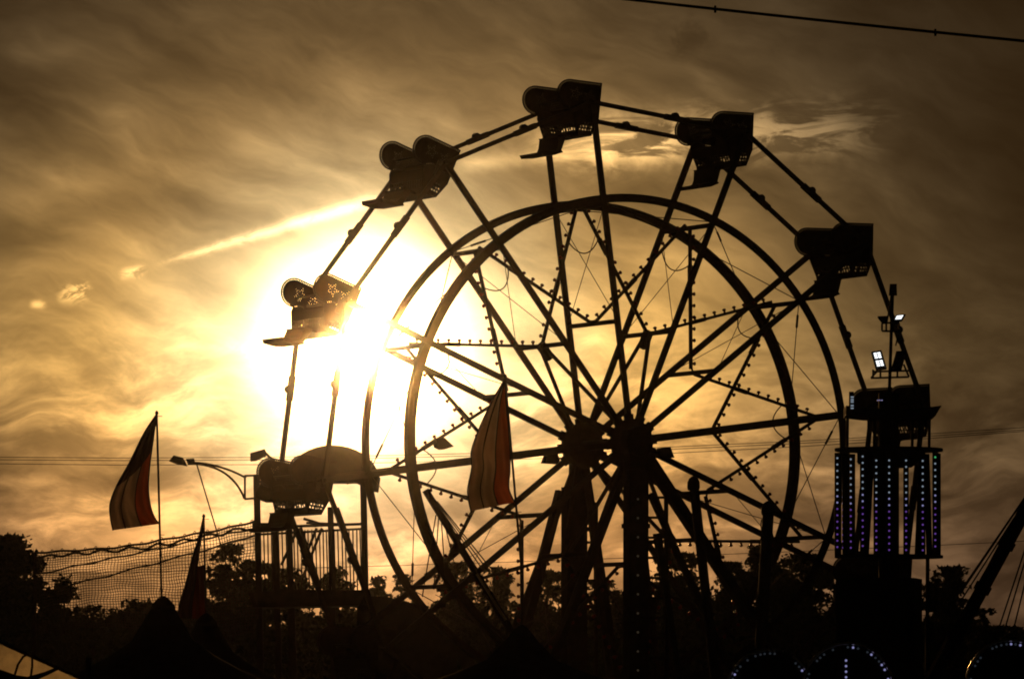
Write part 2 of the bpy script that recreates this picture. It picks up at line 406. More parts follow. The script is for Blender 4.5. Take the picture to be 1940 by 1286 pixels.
# support towers outside the two rings
def wl(x, y, side_y):
    """local wheel point at photo pixel on the vertical plane local y = side_y"""
    d = ray(x, y); inv = Matrix.Rotation(-PHI, 4, 'Z')
    o = inv @ (CAMPOS - Vector((0, DW, 0))); e = inv @ d
    return o + e*((side_y - o.y)/e.y)
TA, TB = 1.115, -1.115
for ty, nm in ((TA, 0), (TB, 1)):
    cols = MB().box((0, ty, (HUB+.18)/2), (.38 if nm else .27, .25 if nm else .22, HUB+.18)).build('tower_column', M['tower'], wheel)
    MB().box((0, ty, HUB), (.46, .32, .40)).build('bearing_block', M['tower'], wheel)
    MB().lathe((0, ty-.2, HUB), (0, 1, 0), [(.2, 0), (.27, .04), (.27, .36), (.2, .40)], 16).build('bearing_cover', M['tower'], wheel)
    for z in (1.2, 2.6, 4.0, 5.2): MB().box((0, ty, z), (.42 if nm else .31, .30, .08)).build('column_band', M['tower'], wheel)
    MB().box((0, ty, .06), (1.5, .9, .12)).build('base_plate', M['tower'], wheel)
MB().box((-.17, TA-.02, 2.98), (.24, .25, 5.96)).build('motor_housing', M['tower'], wheel)
def leg(x0, y0, x1, y1, sy, w=.14, ground=True):
    a, b = wl(x0, y0, sy), wl(x1, y1, sy); d = b-a
    if ground: b = a + d*(a.z/-d.z)
    MB().bar(a, b, w, w, (0, 1, 0)).build('tower_leg', M['tower'], wheel)
leg(1225, 862, 1398, 1128, TB, .17); leg(1062, 930, 1018, 1100, TA, .15); leg(1108, 880, 1142, 1110, TA, .12)
leg(1232, 935, 1290, 1062, TB, .10); leg(1180, 900, 1078, 1170, TB, .12); leg(1245, 1010, 1262, 1130, TB, .12)
for sy, x0, x1, ys in ((TB, 1230, 1262, range(942, 1300, 38)), (TA, 1113, 1129, range(955, 1300, 36))):
    a0, a1 = wl(x1, ys[0]-4, sy), wl(x1, 1300, sy)
    ld = MB().bar(a0, Vector((a1.x, sy, .1)), .06).build('ladder_rail', M['tower'], wheel)
    for yy in ys: MB().bar(wl(x0-8, yy, sy), wl(x1, yy, sy), .045).build('ladder_rung', M['tower'], wheel)
led_me = MB().lathe((0, 0, 0), (0, -1, 0), [(.016, 0), (.02, .02), (.012, .035)], 8).mesh('tower_lamp', M['led_warm'], True)
for yy in range(945, 1290, 36):
    p = wl(1208, yy, TB-.145); o = link('tower_lamp', led_me, wheel); o.location = p
def flood_wheel(x, y, sy, dirx):
    p = wl(x, y, sy)
    m = MB().prism([p+Vector((dx*dirx, .12, dz)) for dx, dz in ((-.12, .08), (.07, .10), (.15, -.09), (-.14, -.10), (-.16, -.02))], (0, -.16, 0))
    m.build('floodlight', M['black'], wheel)
    MB().bar(p+Vector((-.12*dirx, -.05, 0)), p+Vector((-.30*dirx, -.05, .0)), .025).build('lamp_bracket', M['black'], wheel)
flood_wheel(1044, 868, TA, -1); flood_wheel(1262, 857, TB, 1)
p = wl(836, 842, 0.0); MB().prism([p+Vector((dx, .1, dz)) for dx, dz in ((-.12, .10), (.02, .12), (.2, -.03), (.0, -.09), (-.1, -.05))], (0, -.2, 0)).build('floodlight', M['black'], wheel)

# ------------------------------------------------------------------ seats
def star(cx, cz, r, n_side=3):
    pts = [(cx + (r if j % 2 == 0 else r*.42)*math.sin(j*math.pi/5+.2), cz + (r if j % 2 == 0 else r*.42)*math.cos(j*math.pi/5+.2)) for j in range(10)]
    out = []
    for j in range(10):
        (ax, az_), (bx, bz) = pts[j], pts[(j+1) % 10]
        for q in range(n_side-1): f_ = q/(n_side-1); out.append((ax+(bx-ax)*f_, az_+(bz-az_)*f_))
    return out
def panel_mesh():
    """side panel of a seat: round front lobe, straight top, lattice of light holes, cut through"""
    cx, cz, r = -.322, .135, .265
    out = [(.305, .40)]
    out += [(cx + r*math.sin(a), cz + r*math.cos(a)) for a in [-math.pi*j/14*1.08 for j in range(15)]]
    out += [(-.262, -.20), (-.10, -.565), (.17, -.545), (.285, -.27)]
    cu = bpy.data.curves.new('seat_panel', 'CURVE'); cu.dimensions = '2D'; cu.fill_mode = 'BOTH'; cu.extrude = .014
    def spl(pts):
        s = cu.splines.new('POLY'); s.points.add(len(pts)-1); s.use_cyclic_u = True
        for q, (x, z) in zip(s.points, pts): q.co = (x, z, 0, 1)
    spl(out)
    holes = []
    for j in range(26):                                           # dots along the rim of the lobe
        a = -(math.pi*.98)*j/25; holes.append((cx+(r-.032)*math.sin(a), cz+(r-.032)*math.cos(a), .0125))
    for j in range(17): holes.append((cx+.036+.55*j/16, .366, .0125))
    for x, z in star(-.21, .15, .115): holes.append((x, z, .0095))
    for x, z in star(.07, .12, .115): holes.append((x, z, .0095))
    for j in range(9): holes.append((-.22+.028*j, -.09+.04*math.sin(j/8*math.pi), .012))
    for j in range(4): holes.append((.06+.03*j, -.10, .012))
    for row in range(2):                                          # lattice near the floor
        for j in range(5):
            holes.append((-.075+.054*j+.012*row, -.475+.062*row, .021))
    for j in range(3): holes.append((.02+.056*j, -.345, .016))
    for x, z, rr in holes: spl([(x+rr*math.cos(a*math.pi/3), z+rr*math.sin(a*math.pi/3)) for a in range(6)])
    o = bpy.data.objects.new('tmp', cu); COL.objects.link(o)
    dg = bpy.context.evaluated_depsgraph_get(); me = bpy.data.meshes.new_from_object(o.evaluated_get(dg))
    bpy.data.objects.remove(o); me.name = 'side_panel'
    me.transform(Matrix.Rotation(math.pi/2, 4, 'X')); me.materials.clear(); me.materials.append(M['seat'])
    return me
PANEL = panel_mesh()
HWD = .675
def yz(pts, y0, y1):
    """sheet: (x,z) profile with thickness swept across the seat width"""
    return MB().prism([Vector((x, y0, z)) for x, z in pts], (0, y1-y0, 0))
PARTS = []
back = MB()
back.prism([Vector((x, -HWD+.03, z)) for x, z in ((.245, .10), (.285, .10), (.265, -.27), (.24, -.33), (.20, -.33), (.225, -.27))], (0, 2*HWD-.06, 0))
PARTS.append(('backrest', back.mesh('backrest', M['seat'])))
PARTS.append(('seat_cushion', yz([(-.20, -.18), (.22, -.24), (.22, -.30), (-.20, -.25)], -HWD+.03, HWD-.03).mesh('seat_cushion', M['seat'])))
PARTS.append(('floor_pan', yz([(-.13, -.52), (.165, -.52), (.165, -.57), (-.10, -.60)], -HWD-.01, HWD+.01).mesh('floor_pan', M['seat'])))
PARTS.append(('leg_panel', yz([(-.36, -.60), (-.34, -.62), (-.35, -.78), (-.38, -.86), (-.46, -.90), (-.47, -.93), (-.34, -.92), (-.27, -.87), (-.20, -.62), (-.06, -.595), (-.06, -.57), (-.20, -.57)], -.38, .38).mesh('leg_panel', M['seat'])))
PARTS.append(('foot_plate', yz([(-.70, -.935), (-.66, -.995), (-.42, -.96), (-.25, -.89), (-.28, -.86), (-.45, -.895)], -.42, .42).mesh('foot_plate', M['seat'])))
PARTS.append(('lap_bar', MB().tube([(-.20, -HWD, .02), (-.26, -HWD+.06, .06), (-.26, HWD-.06, .06), (-.20, HWD, .02)], .022, 6).mesh('lap_bar', M['steel'])))
PARTS.append(('front_apron', yz([(-.255, -.19), (-.225, -.19), (-.165, -.36), (-.19, -.36)], -HWD+.02, HWD-.02).mesh('front_apron', M['seat'])))
def strip(mb, p, q, w, t=.005):
    p, q = Vector(p), Vector(q); d = q-p; yv = Vector((0, 1, 0))
    if abs(d.normalized().y) > .9: mb.quadbox((p+q)/2, d/2, Vector((.25, 0, -.97))*(w/2), Vector((.97, 0, .25))*(t/2))
    else: mb.quadbox((p+q)/2, d/2, yv*(w/2), d.cross(yv).normalized()*(t/2))
fl = MB()
for j in range(14):
    y = -HWD+.05+j*(2*HWD-.10)/13; strip(fl, (-.175, y, -.36), (-.115, y, -.52), .04 if j % 4 else .075)
strip(fl, (-.152, -HWD, -.425), (-.152, HWD, -.425), .022); strip(fl, (-.122, -HWD, -.505), (-.122, HWD, -.505), .04)
PARTS.append(('front_lattice', fl.mesh('front_lattice', M['seat'])))
gr = MB()                                                       # open lattice between floor and cushion
for j in range(9):
    y = -HWD+.06+j*(2*HWD-.12)/8; strip(gr, (.17, y, -.53), (.225, y, -.32), .035)
strip(gr, (.185, -HWD, -.475), (.185, HWD, -.475), .02)
PARTS.append(('rear_lattice', gr.mesh('rear_lattice', M['seat'])))
hang = [MB().bar((0, y, .06), (0, y, -.2), .09, .03).mesh('hanger', M['steel']) for y in (-HWD-.03, HWD+.03)]
tilts = {0: 4, 1: 9, 2: 21, 3: 21, 4: 4, 5: 0.5, 6: -.5, 7: -4, 8: 2}
slab = {0: 'dark seat lowest at the left of the wheel, beside the slide platform',
        1: 'dark seat at the left of the wheel, in front of the domed slide canopy',
        2: 'tilted seat with dotted stars, half dissolved in the glare of the sun',
        3: 'tilted heart-shaped seat at upper left, just above the sun glare',
        4: 'topmost seat of the wheel, dark against brown cloud',
        5: 'level seat right of the topmost one, against the bright wispy cloud',
        6: 'level dark seat at upper right, two below the bright wispy cloud seat chain',
        7: 'dark seat at the right of the wheel behind the floodlights of the lit tower',
        8: 'dark seat at lower right, hidden partly by the foot of the lit tower'}
slab[6] = 'level dark seat at upper right, just left above the floodlight mast'
for k in range(9):
    e = thing('wheel_seat', slab[k], 'wheel seat', (0, 0, 0), 0, 'seats hanging round the ferris wheel')
    e.matrix_world = Matrix.Translation((0, DW, 0)) @ Matrix.Rotation(PHI, 4, 'Z') @ Matrix.Translation(P(RS, TH(k), 0)) @ Matrix.Rotation(R(tilts[k]), 4, 'Y')
    for y in (-HWD, HWD): o = link('side_panel', PANEL, e); o.location = (0, y, 0)
    for nm, me in PARTS: link(nm, me, e)
    for me in hang: link('hanger', me, e)

# ------------------------------------------------------------------ lit tower ride in front of the wheel's right side
YT = 100.0
def tower_ride():
    c = W(1684, 1000, YT); cx, cyy = c.x, YT
    e = thing('tower_ride', 'tower ride with vertical strings of purple and white lamps and floodlights', 'tower ride', (cx, cyy, 0))
    L = lambda x, y, dy=0.0: W(x, y, YT+dy) - Vector((cx, cyy, 0))
    z = lambda y: L(1684, y).z
    rad = .845
    MB().lathe((0, 0, 0), (0, 0, 1), [(.165, 0), (.165, z(745))], 12).build('mast', M['black'], e)
    for nm, y, th_, r0 in (('crown_plate', 852, .045, rad+.01), ('foot_plate', 1054, .045, rad+.01)):
        MB().lathe((0, 0, z(y)-th_/2), (0, 0, 1), [(r0, 0), (r0, th_)], 32).build(nm, M['black'], e)
    MB().lathe((0, 0, z(885)), (0, 0, 1), [(.36, 0), (.5, .1), (.5, z(856)-z(885))], 24).build('crown_drum', M['black'], e)
    wm = MB().lathe((0, 0, 0), (0, -1, 0), [(.012, 0), (.0155, .012), (.008, .024)], 8)
    mes = [wm.mesh('lamp_'+n, M[n], True) for n in ('led_white', 'led_lilac', 'led_purple', 'led_green')]
    xs = [(1586, .2), (1602, .9), (1617, .35), (1631, -.35), (1656, -.85), (1680, -1), (1712, -.95), (1744, -.75), (1769, -.45), (1778, .3)]
    for x, sgn in xs:
        dx = (x-1684)*YT/F; dyy = -math.sqrt(max(0, rad*.97*rad*.97-dx*dx)); dyy = dyy if sgn < .3 else -dyy*.6
        b = MB().box((dx, dyy, (z(858)+z(1052))/2), (.085, .05, z(858)-z(1052)))
        bar = b.build('lamp_bar', M['black'], e)
        front = sgn < .3
        n = 15
        for j in range(n):
            f_ = j/(n-1); yy = 868+(1036-868)*f_ + (8 if abs(x-1700) < 60 else 0)
            kk = 0 if f_ < .40 else (1 if f_ < .52 else 2)
            if x == 1769 and j == 0: kk = 3
            if x == 1778: continue
            o = link('lamp', mes[kk], bar); o.location = (dx + (.0 if front else -.03), dyy-.026, L(x, yy).z)
    for a in range(5):                                             # dark bars between
        t = a*2*math.pi/5+.35; MB().tube([(rad*.82*math.cos(t), rad*.82*math.sin(t), z(1052)), (rad*.82*math.cos(t+.15), rad*.82*math.sin(t+.15), z(858))], .05, 8).build('cage_tube', M['black'], e)
    for x in (1591, 1607, 1640, 1776):
        dx = (x-1684)*YT/F; MB().bar((dx, .25, z(1052)), (dx, .25, z(856)), .07).build('cage_bar', M['black'], e)
    # box under the cage
    MB().quadbox((L(1666, 1100).x, .1, z(1120)/2), Matrix.Rotation(R(-11), 3, 'Z') @ Vector((.62, 0, 0)), Matrix.Rotation(R(-11), 3, 'Z') @ Vector((0, .45, 0)), Vector((0, 0, (z(1040)-.25)/2))).build('machine_box', M['black'], e)
    MB().tube([(.6, .2, 0), (.62, .2, z(1050))], .035, 6).build('side_pole', M['black'], e)
    # gondola bench above the crown with its posts
    MB().prism([L(x, y, -.55) for x, y in ((1603, 768), (1640, 772), (1700, 776), (1768, 770), (1784, 768), (1772, 788), (1700, 792), (1640, 790), (1603, 786))], (0, 1.1, 0)).build('bench_ring', M['black'], e)
    for x in (1605, 1645, 1656, 1728, 1741, 1760):
        MB().bar(L(x, 852, -.3), L(x+1, 780, -.3), .045).build('bench_post', M['black'], e)
    ll = MB().box(L(1613, 760, -.6), (.075, .05, .30)).build('light_block', M['black'], e)
    for yy in (752, 757, 761, 768, 773): MB().box(L(1614.5, yy, -.63), (.045, .012, .022)).build('lamp', M['led_white'], ll)
    for xx in (1663, 1667, 1671): MB().box(L(xx, 758, -.75), (.018, .02, .014)).build('lamp', M['led_lilac'], ll)
    # lamp mast above
    MB().tube([L(1684, 770), L(1691, 556)], .026, 8).build('lamp_mast', M['black'], e)
    tp = L(1692, 549); MB().prism([tp+Vector((dx, -.06, dz)) for dx, dz in ((-.07, -.09), (.06, -.09), (.055, .09), (-.05, .09))], (0, .12, 0)).build('beacon_box', M['black'], e)
    MB().bar(L(1688, 560), L(1682, 600), .02).build('stay', M['black'], e)
    def flood(c4, lit, name, cells):
        p = [L(x, y, -.12) for x, y in c4]; back = Vector((0, .10, -.02))
        b = MB().prism(p, back).build(name, M['black'], e)
        if not lit: return
        for (u0, u1, v0, v1) in cells:
            q = [p[0].lerp(p[1], u).lerp(p[3].lerp(p[2], u), v) - Vector((0, .006, 0)) for u, v in ((u0, v0), (u1, v0), (u1, v1), (u0, v1))]
            MB().prism(q, (0, .004, 0)).build('lamp_cell', M['flood'], b)
    cells = []
    for gk in (0, 1):
        for r_ in range(3):
            for c_ in range(2): cells.append((.16+.36*c_, .44+.36*c_, .10+.44*gk+.115*r_, .18+.44*gk+.115*r_))
    flood([(1651, 666), (1670, 663), (1680, 697), (1660, 699)], True, 'floodlight', cells)
    flood([(1698, 665), (1718, 664), (1708, 700), (1688, 699)], False, 'floodlight', [])
    flood([(1697, 597), (1716, 595), (1709, 606), (1692, 607)], True, 'floodlight', [(.16, .82, .16+.24*k, .33+.24*k) for k in range(3)])
    flood([(1663, 599), (1684, 598), (1682, 609), (1670, 608)], False, 'floodlight', [])
    fr = MB()
    for a, b in (((1671, 612), (1671, 627)), ((1671, 627), (1704, 628)), ((1704, 628), (1703, 612)), ((1671, 612), (1704, 611)), ((1679, 612), (1679, 627))): fr.bar(L(*a), L(*b), .03)
    fr.build('lamp_bracket', M['black'], e)
    fr = MB()
    for a, b in (((1650, 716), (1722, 714)), ((1654, 700), (1654, 716)), ((1654, 704), (1722, 702)), ((1668, 697), (1668, 716)), ((1700, 697), (1700, 715)), ((1712, 690), (1722, 714)), ((1650, 716), (1662, 703))): fr.bar(L(*a), L(*b), .03)
    fr.build('lamp_platform', M['black'], e)
    MB().tube([L(1697, 655), L(1700, 640), L(1703, 625)], .012, 5).build('wire', M['black'], e)
tower_ride()

# ------------------------------------------------------------------ fun slide behind the wheel's left side
YS = 140.0
def slide():
    c = W(590, 1000, YS); o0 = Vector((c.x, YS, 0))
    e = thing('fun_slide', 'fun slide platform on posts with domed canopy, railings and lamp arms', 'slide', o0)
    L = lambda x, y, dy=0.0: W(x, y, YS+dy) - o0
    S = YS/F
    for x0, y0, x1, y1, w, dy in ((486, 900, 491, 1145, .14, -.8), (521, 975, 525, 1145, .14, .8), (549, 1000, 551, 1145, .12, 1.2), (626, 960, 630, 1145, .13, 1.0), (688, 905, 693, 1145, .14, -.6), (548, 1000, 553, 1145, .12, .4)):
        a, b = L(x0, y0, dy), L(x1, y1, dy); d = b-a; b = a+d*(a.z/-d.z)
        MB().bar(a, b, w).build('post', M['tower'], e)
    for a, b, w in (((566, 1000), (603, 1112), .16), ((637, 962), (692, 1115), .13), ((580, 990), (640, 992), .05), ((600, 1000), (572, 1070), .06), ((533, 1070), (560, 1010), .06), ((610, 1000), (575, 1090), .06)):
        MB().bar(L(*a, .2), L(*b, .2), w).build('brace', M['tower'], e)
    for a, b, w in (((478, 999), (692, 992), .06), ((490, 1012), (692, 1001), .05), ((575, 982), (608, 992), .06), ((478, 996), (560, 996), .14)):
        MB().bar(L(*a, -.7), L(*b, -.7), w).build('rail', M['tower'], e)
    for x in list(range(500, 690, 7)):
        MB().tube([L(x+random.uniform(-1, 1), 1000+(690-x)*.03, -.72), L(x+random.uniform(-1, 1)+3, 1118, -.72)], .016, 5).build('baluster', M['tower'], e)
    # platform deck
    MB().prism([L(x, y, -1.2) for x, y in ((470, 1122), (540, 1116), (700, 1117), (706, 1145), (480, 1150))], (0, 2.4, 0)).build('deck', M['tower'], e)
    # dome canopy: ribs of a low vault
    m = MB(); ce = L(630, 913); rx, rz, ry = 90*S, 70*S, 1.0; nu, nv = 20, 9
    for i in range(nv+1):
        f_ = math.pi/2*i/nv
        for j in range(nu):
            a = 2*math.pi*j/nu; m.v.append(ce + Vector((rx*math.cos(f_)*math.cos(a), ry*math.cos(f_)*math.sin(a), rz*math.sin(f_))))
    for i in range(nv):
        for j in range(nu): a, b = i*nu+j, i*nu+(j+1) % nu; m.f.append((a, b, b+nu, a+nu))
    m.f.append(tuple(range(nu)))
    cn = m.build('canopy', M['canvas'], e, True)
    MB().prism([L(x, y, -.9) for x, y in ((640, 905), (716, 900), (712, 928), (697, 925), (684, 917), (667, 909), (652, 912))], (0, 1.6, 0)).build('valance', M['canvas'], cn)
    MB().prism([L(x, y, -.9) for x, y in ((497, 896), (560, 895), (560, 940), (510, 947), (497, 947), (485, 942), (485, 932), (492, 921), (495, 908))], (0, 1.6, 0)).build('valance', M['canvas'], cn)
    # slide chute running down to the right
    top = [(690, 1128), (730, 1130), (770, 1138), (800, 1150), (830, 1170), (858, 1196), (880, 1222), (905, 1262), (930, 1310)]
    m = MB()
    for x, y in top:
        for dy in (-1.2, 1.2): m.v.append(L(x, y, dy))
        for dy in (1.2, -1.2): m.v.append(L(x-14, y+26, dy))
    for k in range(len(top)-1):
        for j in range(4): a, b = k*4+j, k*4+(j+1) % 4; m.f.append((a, b, b+4, a+4))
    m.f += [(0, 1, 2, 3), tuple(len(m.v)-4+j for j in range(4))]
    m.build('chute', M['canvas'], e)
    for dy in (-1.2, 1.2):                                          # chute support panels down to ground
        pl = [L(x-14, y+26, dy) for x, y in top[:7]]; pl = [p for p in pl] + [Vector((pl[-1].x, pl[-1].y, 0)), Vector((pl[0].x, pl[0].y, 0))]
        MB().prism(pl, (0, .05, 0)).build('side_panel', M['canvas'], e)
    # gooseneck lamp arm
    arm = MB()
    for a, b in (((463, 901), (487, 900)), ((463, 945), (487, 943)), ((464, 901), (464, 945)), ((487, 906), (520, 902))): arm.bar(L(*a, -.8), L(*b, -.8), .045)
    ac = arm.build('arm_bracket', M['tower'], e)
    def bez(p0, p1, p2, p3, n=14): return [Vector(p0)*(1-t)**3+Vector(p1)*3*t*(1-t)**2+Vector(p2)*3*t*t*(1-t)+Vector(p3)*t**3 for t in [j/n for j in range(n+1)]]
    for pts in (((466, 905), (440, 890), (405, 878), (368, 876)), ((463, 944), (448, 905), (415, 880), (366, 878))):
        MB().tube([L(q.x, q.y, -.8) for q in bez(*[(*p_, 0) for p_ in pts])], .028, 6).build('lamp_arm', M['tower'], e)
    MB().prism([L(x, y, -.9) for x, y in ((352, 869), (367, 868), (370, 879), (356, 880))], (0, .2, 0)).build('ballast_box', M['black'], e)
    MB().prism([L(x, y, -1.0) for x, y in ((329, 862), (345, 866), (350, 874), (353, 882), (333, 878), (320, 873))], (0, .35, 0)).build('lamp_head', M['black'], e)
    MB().prism([L(x, y, -.9) for x, y in ((474, 858), (501, 850), (505, 859), (503, 863), (484, 872), (474, 873))], (0, .3, 0)).build('lamp_head', M['black'], e)
    MB().bar(L(503, 858, -.8), L(522, 876, -.8), .06).build('lamp_arm', M['tower'], e)
    MB().tube([L(373, 880, -.8), L(418, 1030, -.6), L(440, 1110, -.4)], .016, 5).build('guy_wire', M['cable'], e)
    MB().tube([L(705, 870, -.5), L(690, 965, -.5), L(684, 990, -.5)], .012, 5).build('guy_wire', M['cable'], e)
slide()

# safety net hung down from the slide to the left
def net():
    def top(u): # u 0 at the slide, 1 far left
        x = 484-(484-66)*u; y = 986+60*(1-(1-u)**1.75)
        return x, y
    o0 = W(280, 1100, 145); o0 = Vector((o0.x, 145, 0))
    e = thing('safety_net', 'sagging rope safety net stretched left from the slide', 'net', o0)
    def pt(u, v):
        x, y = top(u); Y = 139.5+9*u
        yb = 1195 + 10*math.sin(u*7)
        wob = 1.6*math.sin(u*41+v*9)+1.3*math.sin(v*31+u*13)
        return W(x+wob+4*v, y+(yb-y)*v+wob*.6, Y-1.0*math.sin(v*math.pi)) - o0
    m = MB(); nu, nv = 78, 32
    for i in range(nu+1):
        m.tube([pt(i/nu, j/12) for j in range(13)], .0095, 3, False)
    for j in range(1, nv+1):
        m.tube([pt(i/30, j/nv) for i in range(31)], .0085, 3, False)
    o = m.build('mesh_ropes', M['rope'], e); o['kind'] = 'stuff'
    for off, r_ in ((0, .028), (.045, .03)):
        MB().tube([pt(i/40, off + (.02*math.sin(i*1.3) if off else 0)) for i in range(41)], r_, 5).build('top_rope', M['rope'], e)
    MB().tube([W(484-418*i/40, 1000+88*(i/40)+1.5*math.sin(i*.9), 139+9*i/40)-o0 for i in range(41)], .022, 5).build('slack_rope', M['rope'], e)
    MB().tube([W(484-400*i/40, 1012+108*(i/40)**.92+1.5*math.sin(i*.7+1), 138.8+9*i/40)-o0 for i in range(41)], .022, 5).build('slack_rope', M['rope'], e)
    for i in range(0, 20):
        p = pt(i/20+.02, 0); MB().tube([p+Vector((.025*math.cos(a), 0, .02+.035*math.sin(a))) for a in [k*math.pi/4 for k in range(9)]], .009, 4).build('net_ring', M['rope'], e)
    a = W(66, 1046, 148.6)-o0; MB().tube([a, Vector((a.x, a.y, 0))], .05, 6).build('net_post', M['tower'], e)
net()

# ------------------------------------------------------------------ flags on peaked tents
def flag_and_tent(YF, pole, peak, outline_l, outline_r, stripes, label, tlabel, tent_m, tw, deck):
    """outline_l / outline_r: edges of the cloth from top to bottom (photo pixels)"""
    (px0, py0), (px1, py1) = pole
    base = W(*peak, YF); b0 = Vector((base.x, YF, 0))
    t = thing('peaked_tent', tlabel, 'tent', b0)
    zt = base.z; ze = max(1.9, zt-1.5); n = 8; m = MB(); lv = 7
    for i in range(lv+1):
        f_ = i/lv; r_ = .10+(tw-.10)*f_; z_ = zt - (zt-ze)*(f_**.5)
        for j in range(n*3):
            a = 2*math.pi*j/(n*3)+math.pi/8
            sq = max(abs(math.cos(a)), abs(math.sin(a))); rr = r_*(1+.12*(1/sq-1)*f_)
            m.v.append(Vector((rr*math.cos(a), rr*math.sin(a), z_-.05*f_*math.cos(4*a)*0)))
    q = n*3
    for i in range(lv):
        for j in range(q): a, b = i*q+j, i*q+(j+1) % q; m.f.append((a, b, b+q, a+q))
    m.f.append(tuple(range(q)))
    m.build('roof', tent_m, t, True)
    MB().lathe((0, 0, zt-.12), (0, 0, 1), [(.16, 0), (.15, .08), (.08, .16), (.02, .2)], 12).build('peak_cap', tent_m, t, True)
    for j in range(4):
        a = math.pi/4+j*math.pi/2; MB().tube([(tw*.93*math.cos(a), tw*.93*math.sin(a), 0), (tw*.93*math.cos(a), tw*.93*math.sin(a), ze)], .04, 8).build('tent_pole', M['tower'], t)
    m = MB()
    for j in range(q):
        a, b = 2*math.pi*j/q+math.pi/8, 2*math.pi*(j+1)/q+math.pi/8
        f2 = lambda a_: tw*(1+.12*(1/max(abs(math.cos(a_)), abs(math.sin(a_)))-1))+.01
        p0, p1 = Vector((f2(a)*math.cos(a), f2(a)*math.sin(a), ze+.01)), Vector((f2(b)*math.cos(b), f2(b)*math.sin(b), ze+.01))
        m.prism([p0, p1, p1-Vector((0, 0, .22)), p0-Vector((0, 0, .22))], (p1-p0).cross(Vector((0, 0, 1))).normalized()*.006)
    m.build('valance', tent_m, t)
    # flag
    e = thing('flag', label, 'flag', b0 + Vector((0, 0, 0)), 0, 'flags on the tent peaks')
    L = lambda x, y, dy=0.0: W(x, y, YF+dy)-b0
    MB().tube([L(px0, py0), L(px1, py1), (0, 0, zt-.05)], .014, 8).build('pole', M['tower'], e)
    MB().lathe(L(px0, py0), (0, 0, 1), [(.016, 0), (.024, .015), (.016, .04), (.004, .05)], 8).build('finial', M['tower'], e)
    for (hx, hy) in ((px0+1, py0+3), (px0+(px1-px0)*.66, py0+(py1-py0)*.66)):
        MB().bar(L(hx, hy), L(hx+9, hy), .008).build('hook', M['tower'], e)
    nu, nv = 26, 40
    def edge(pl, v):
        s = v*(len(pl)-1); i = min(int(s), len(pl)-2); f_ = s-i
        p0, p1, p2, p3 = pl[max(i-1, 0)], pl[i], pl[i+1], pl[min(i+2, len(pl)-1)]
        cr = lambda a, b, c, d: .5*(2*b+(c-a)*f_+(2*a-5*b+4*c-d)*f_*f_+(3*b-a-3*c+d)*f_**3)
        return cr(p0[0], p1[0], p2[0], p3[0]), cr(p0[1], p1[1], p2[1], p3[1])
    def cloth(u, v):
        l, r_ = edge(outline_l, v), edge(outline_r, v)
        x = l[0]+(r_[0]-l[0])*u; y = l[1]+(r_[1]-l[1])*u
        amp = .10*min(1, v*2)*(1-.55*u)
        return L(x, y, amp*math.sin(9*u+3*v+deck) + .05*math.sin(17*u-6*v))
    for s_i, (u0, u1, mt, vtop) in enumerate(stripes):
        m = MB(); k0, k1 = round(u0*nu), round(u1*nu); cnt = k1-k0+1
        for jj in range(nv+1):
            for ii in range(k0, k1+1): m.v.append(cloth(ii/nu, vtop+(1-vtop)*jj/nv))
        for jj in range(nv):
            for ii in range(cnt-1): a = jj*cnt+ii; m.f.append((a, a+1, a+cnt+1, a+cnt))
        o = m.build('cloth_stripe', M[mt], e, True)
    # dark hem along the outer edge and seams
    for u in [s_[0] for s_ in stripes] + [1.0]:
        MB().tube([cloth(u, j/30)+Vector((0, -.006, 0)) for j in range(31)], .009, 4).build('seam', M['fblue'], e)
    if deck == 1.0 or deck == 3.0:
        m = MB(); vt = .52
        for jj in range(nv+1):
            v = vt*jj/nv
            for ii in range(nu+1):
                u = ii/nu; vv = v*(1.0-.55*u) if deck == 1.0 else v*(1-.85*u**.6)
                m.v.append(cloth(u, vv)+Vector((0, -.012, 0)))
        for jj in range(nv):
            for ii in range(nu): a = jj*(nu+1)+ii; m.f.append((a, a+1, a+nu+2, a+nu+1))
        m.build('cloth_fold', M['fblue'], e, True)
    return e
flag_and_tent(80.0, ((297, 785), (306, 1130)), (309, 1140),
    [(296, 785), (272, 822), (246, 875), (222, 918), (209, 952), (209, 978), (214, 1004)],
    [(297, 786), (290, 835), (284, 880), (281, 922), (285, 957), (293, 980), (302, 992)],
    [(0, .27, 'fwhite_shade', 0), (.27, .62, 'fwhite_shade', 0), (.62, 1, 'fred_shade', 0)],
    'tall limp flag at left with one glowing red stripe beside white ones darkened as in shade', 'dark peaked tent under the tall flag left of the lamp arm', M['canvas'], 2.2, 1.0)
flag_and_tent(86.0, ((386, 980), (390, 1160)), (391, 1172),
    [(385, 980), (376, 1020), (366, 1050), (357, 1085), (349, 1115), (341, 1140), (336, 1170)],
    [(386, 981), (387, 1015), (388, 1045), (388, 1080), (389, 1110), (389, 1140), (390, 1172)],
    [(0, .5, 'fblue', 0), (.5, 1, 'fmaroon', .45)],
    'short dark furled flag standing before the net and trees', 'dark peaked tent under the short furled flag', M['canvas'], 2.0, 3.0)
flag_and_tent(75.0, ((957, 716), (990, 1100)), (988, 1196),
    [(956, 719), (930, 764), (908, 812), (893, 855), (894, 885), (886, 930), (892, 968)],
    [(957, 720), (959, 762), (963, 808), (966, 855), (966, 890), (964, 925), (975, 951)],
    [(0, .30, 'fwhite', 0), (.30, .63, 'fwhite', 0), (.63, 1, 'fred', 0)],
    'large limp flag with orange red stripe hanging before the wheel spokes', 'navy peaked tent under the flag in front of the wheel', M['navy'], 2.3, 2.0)

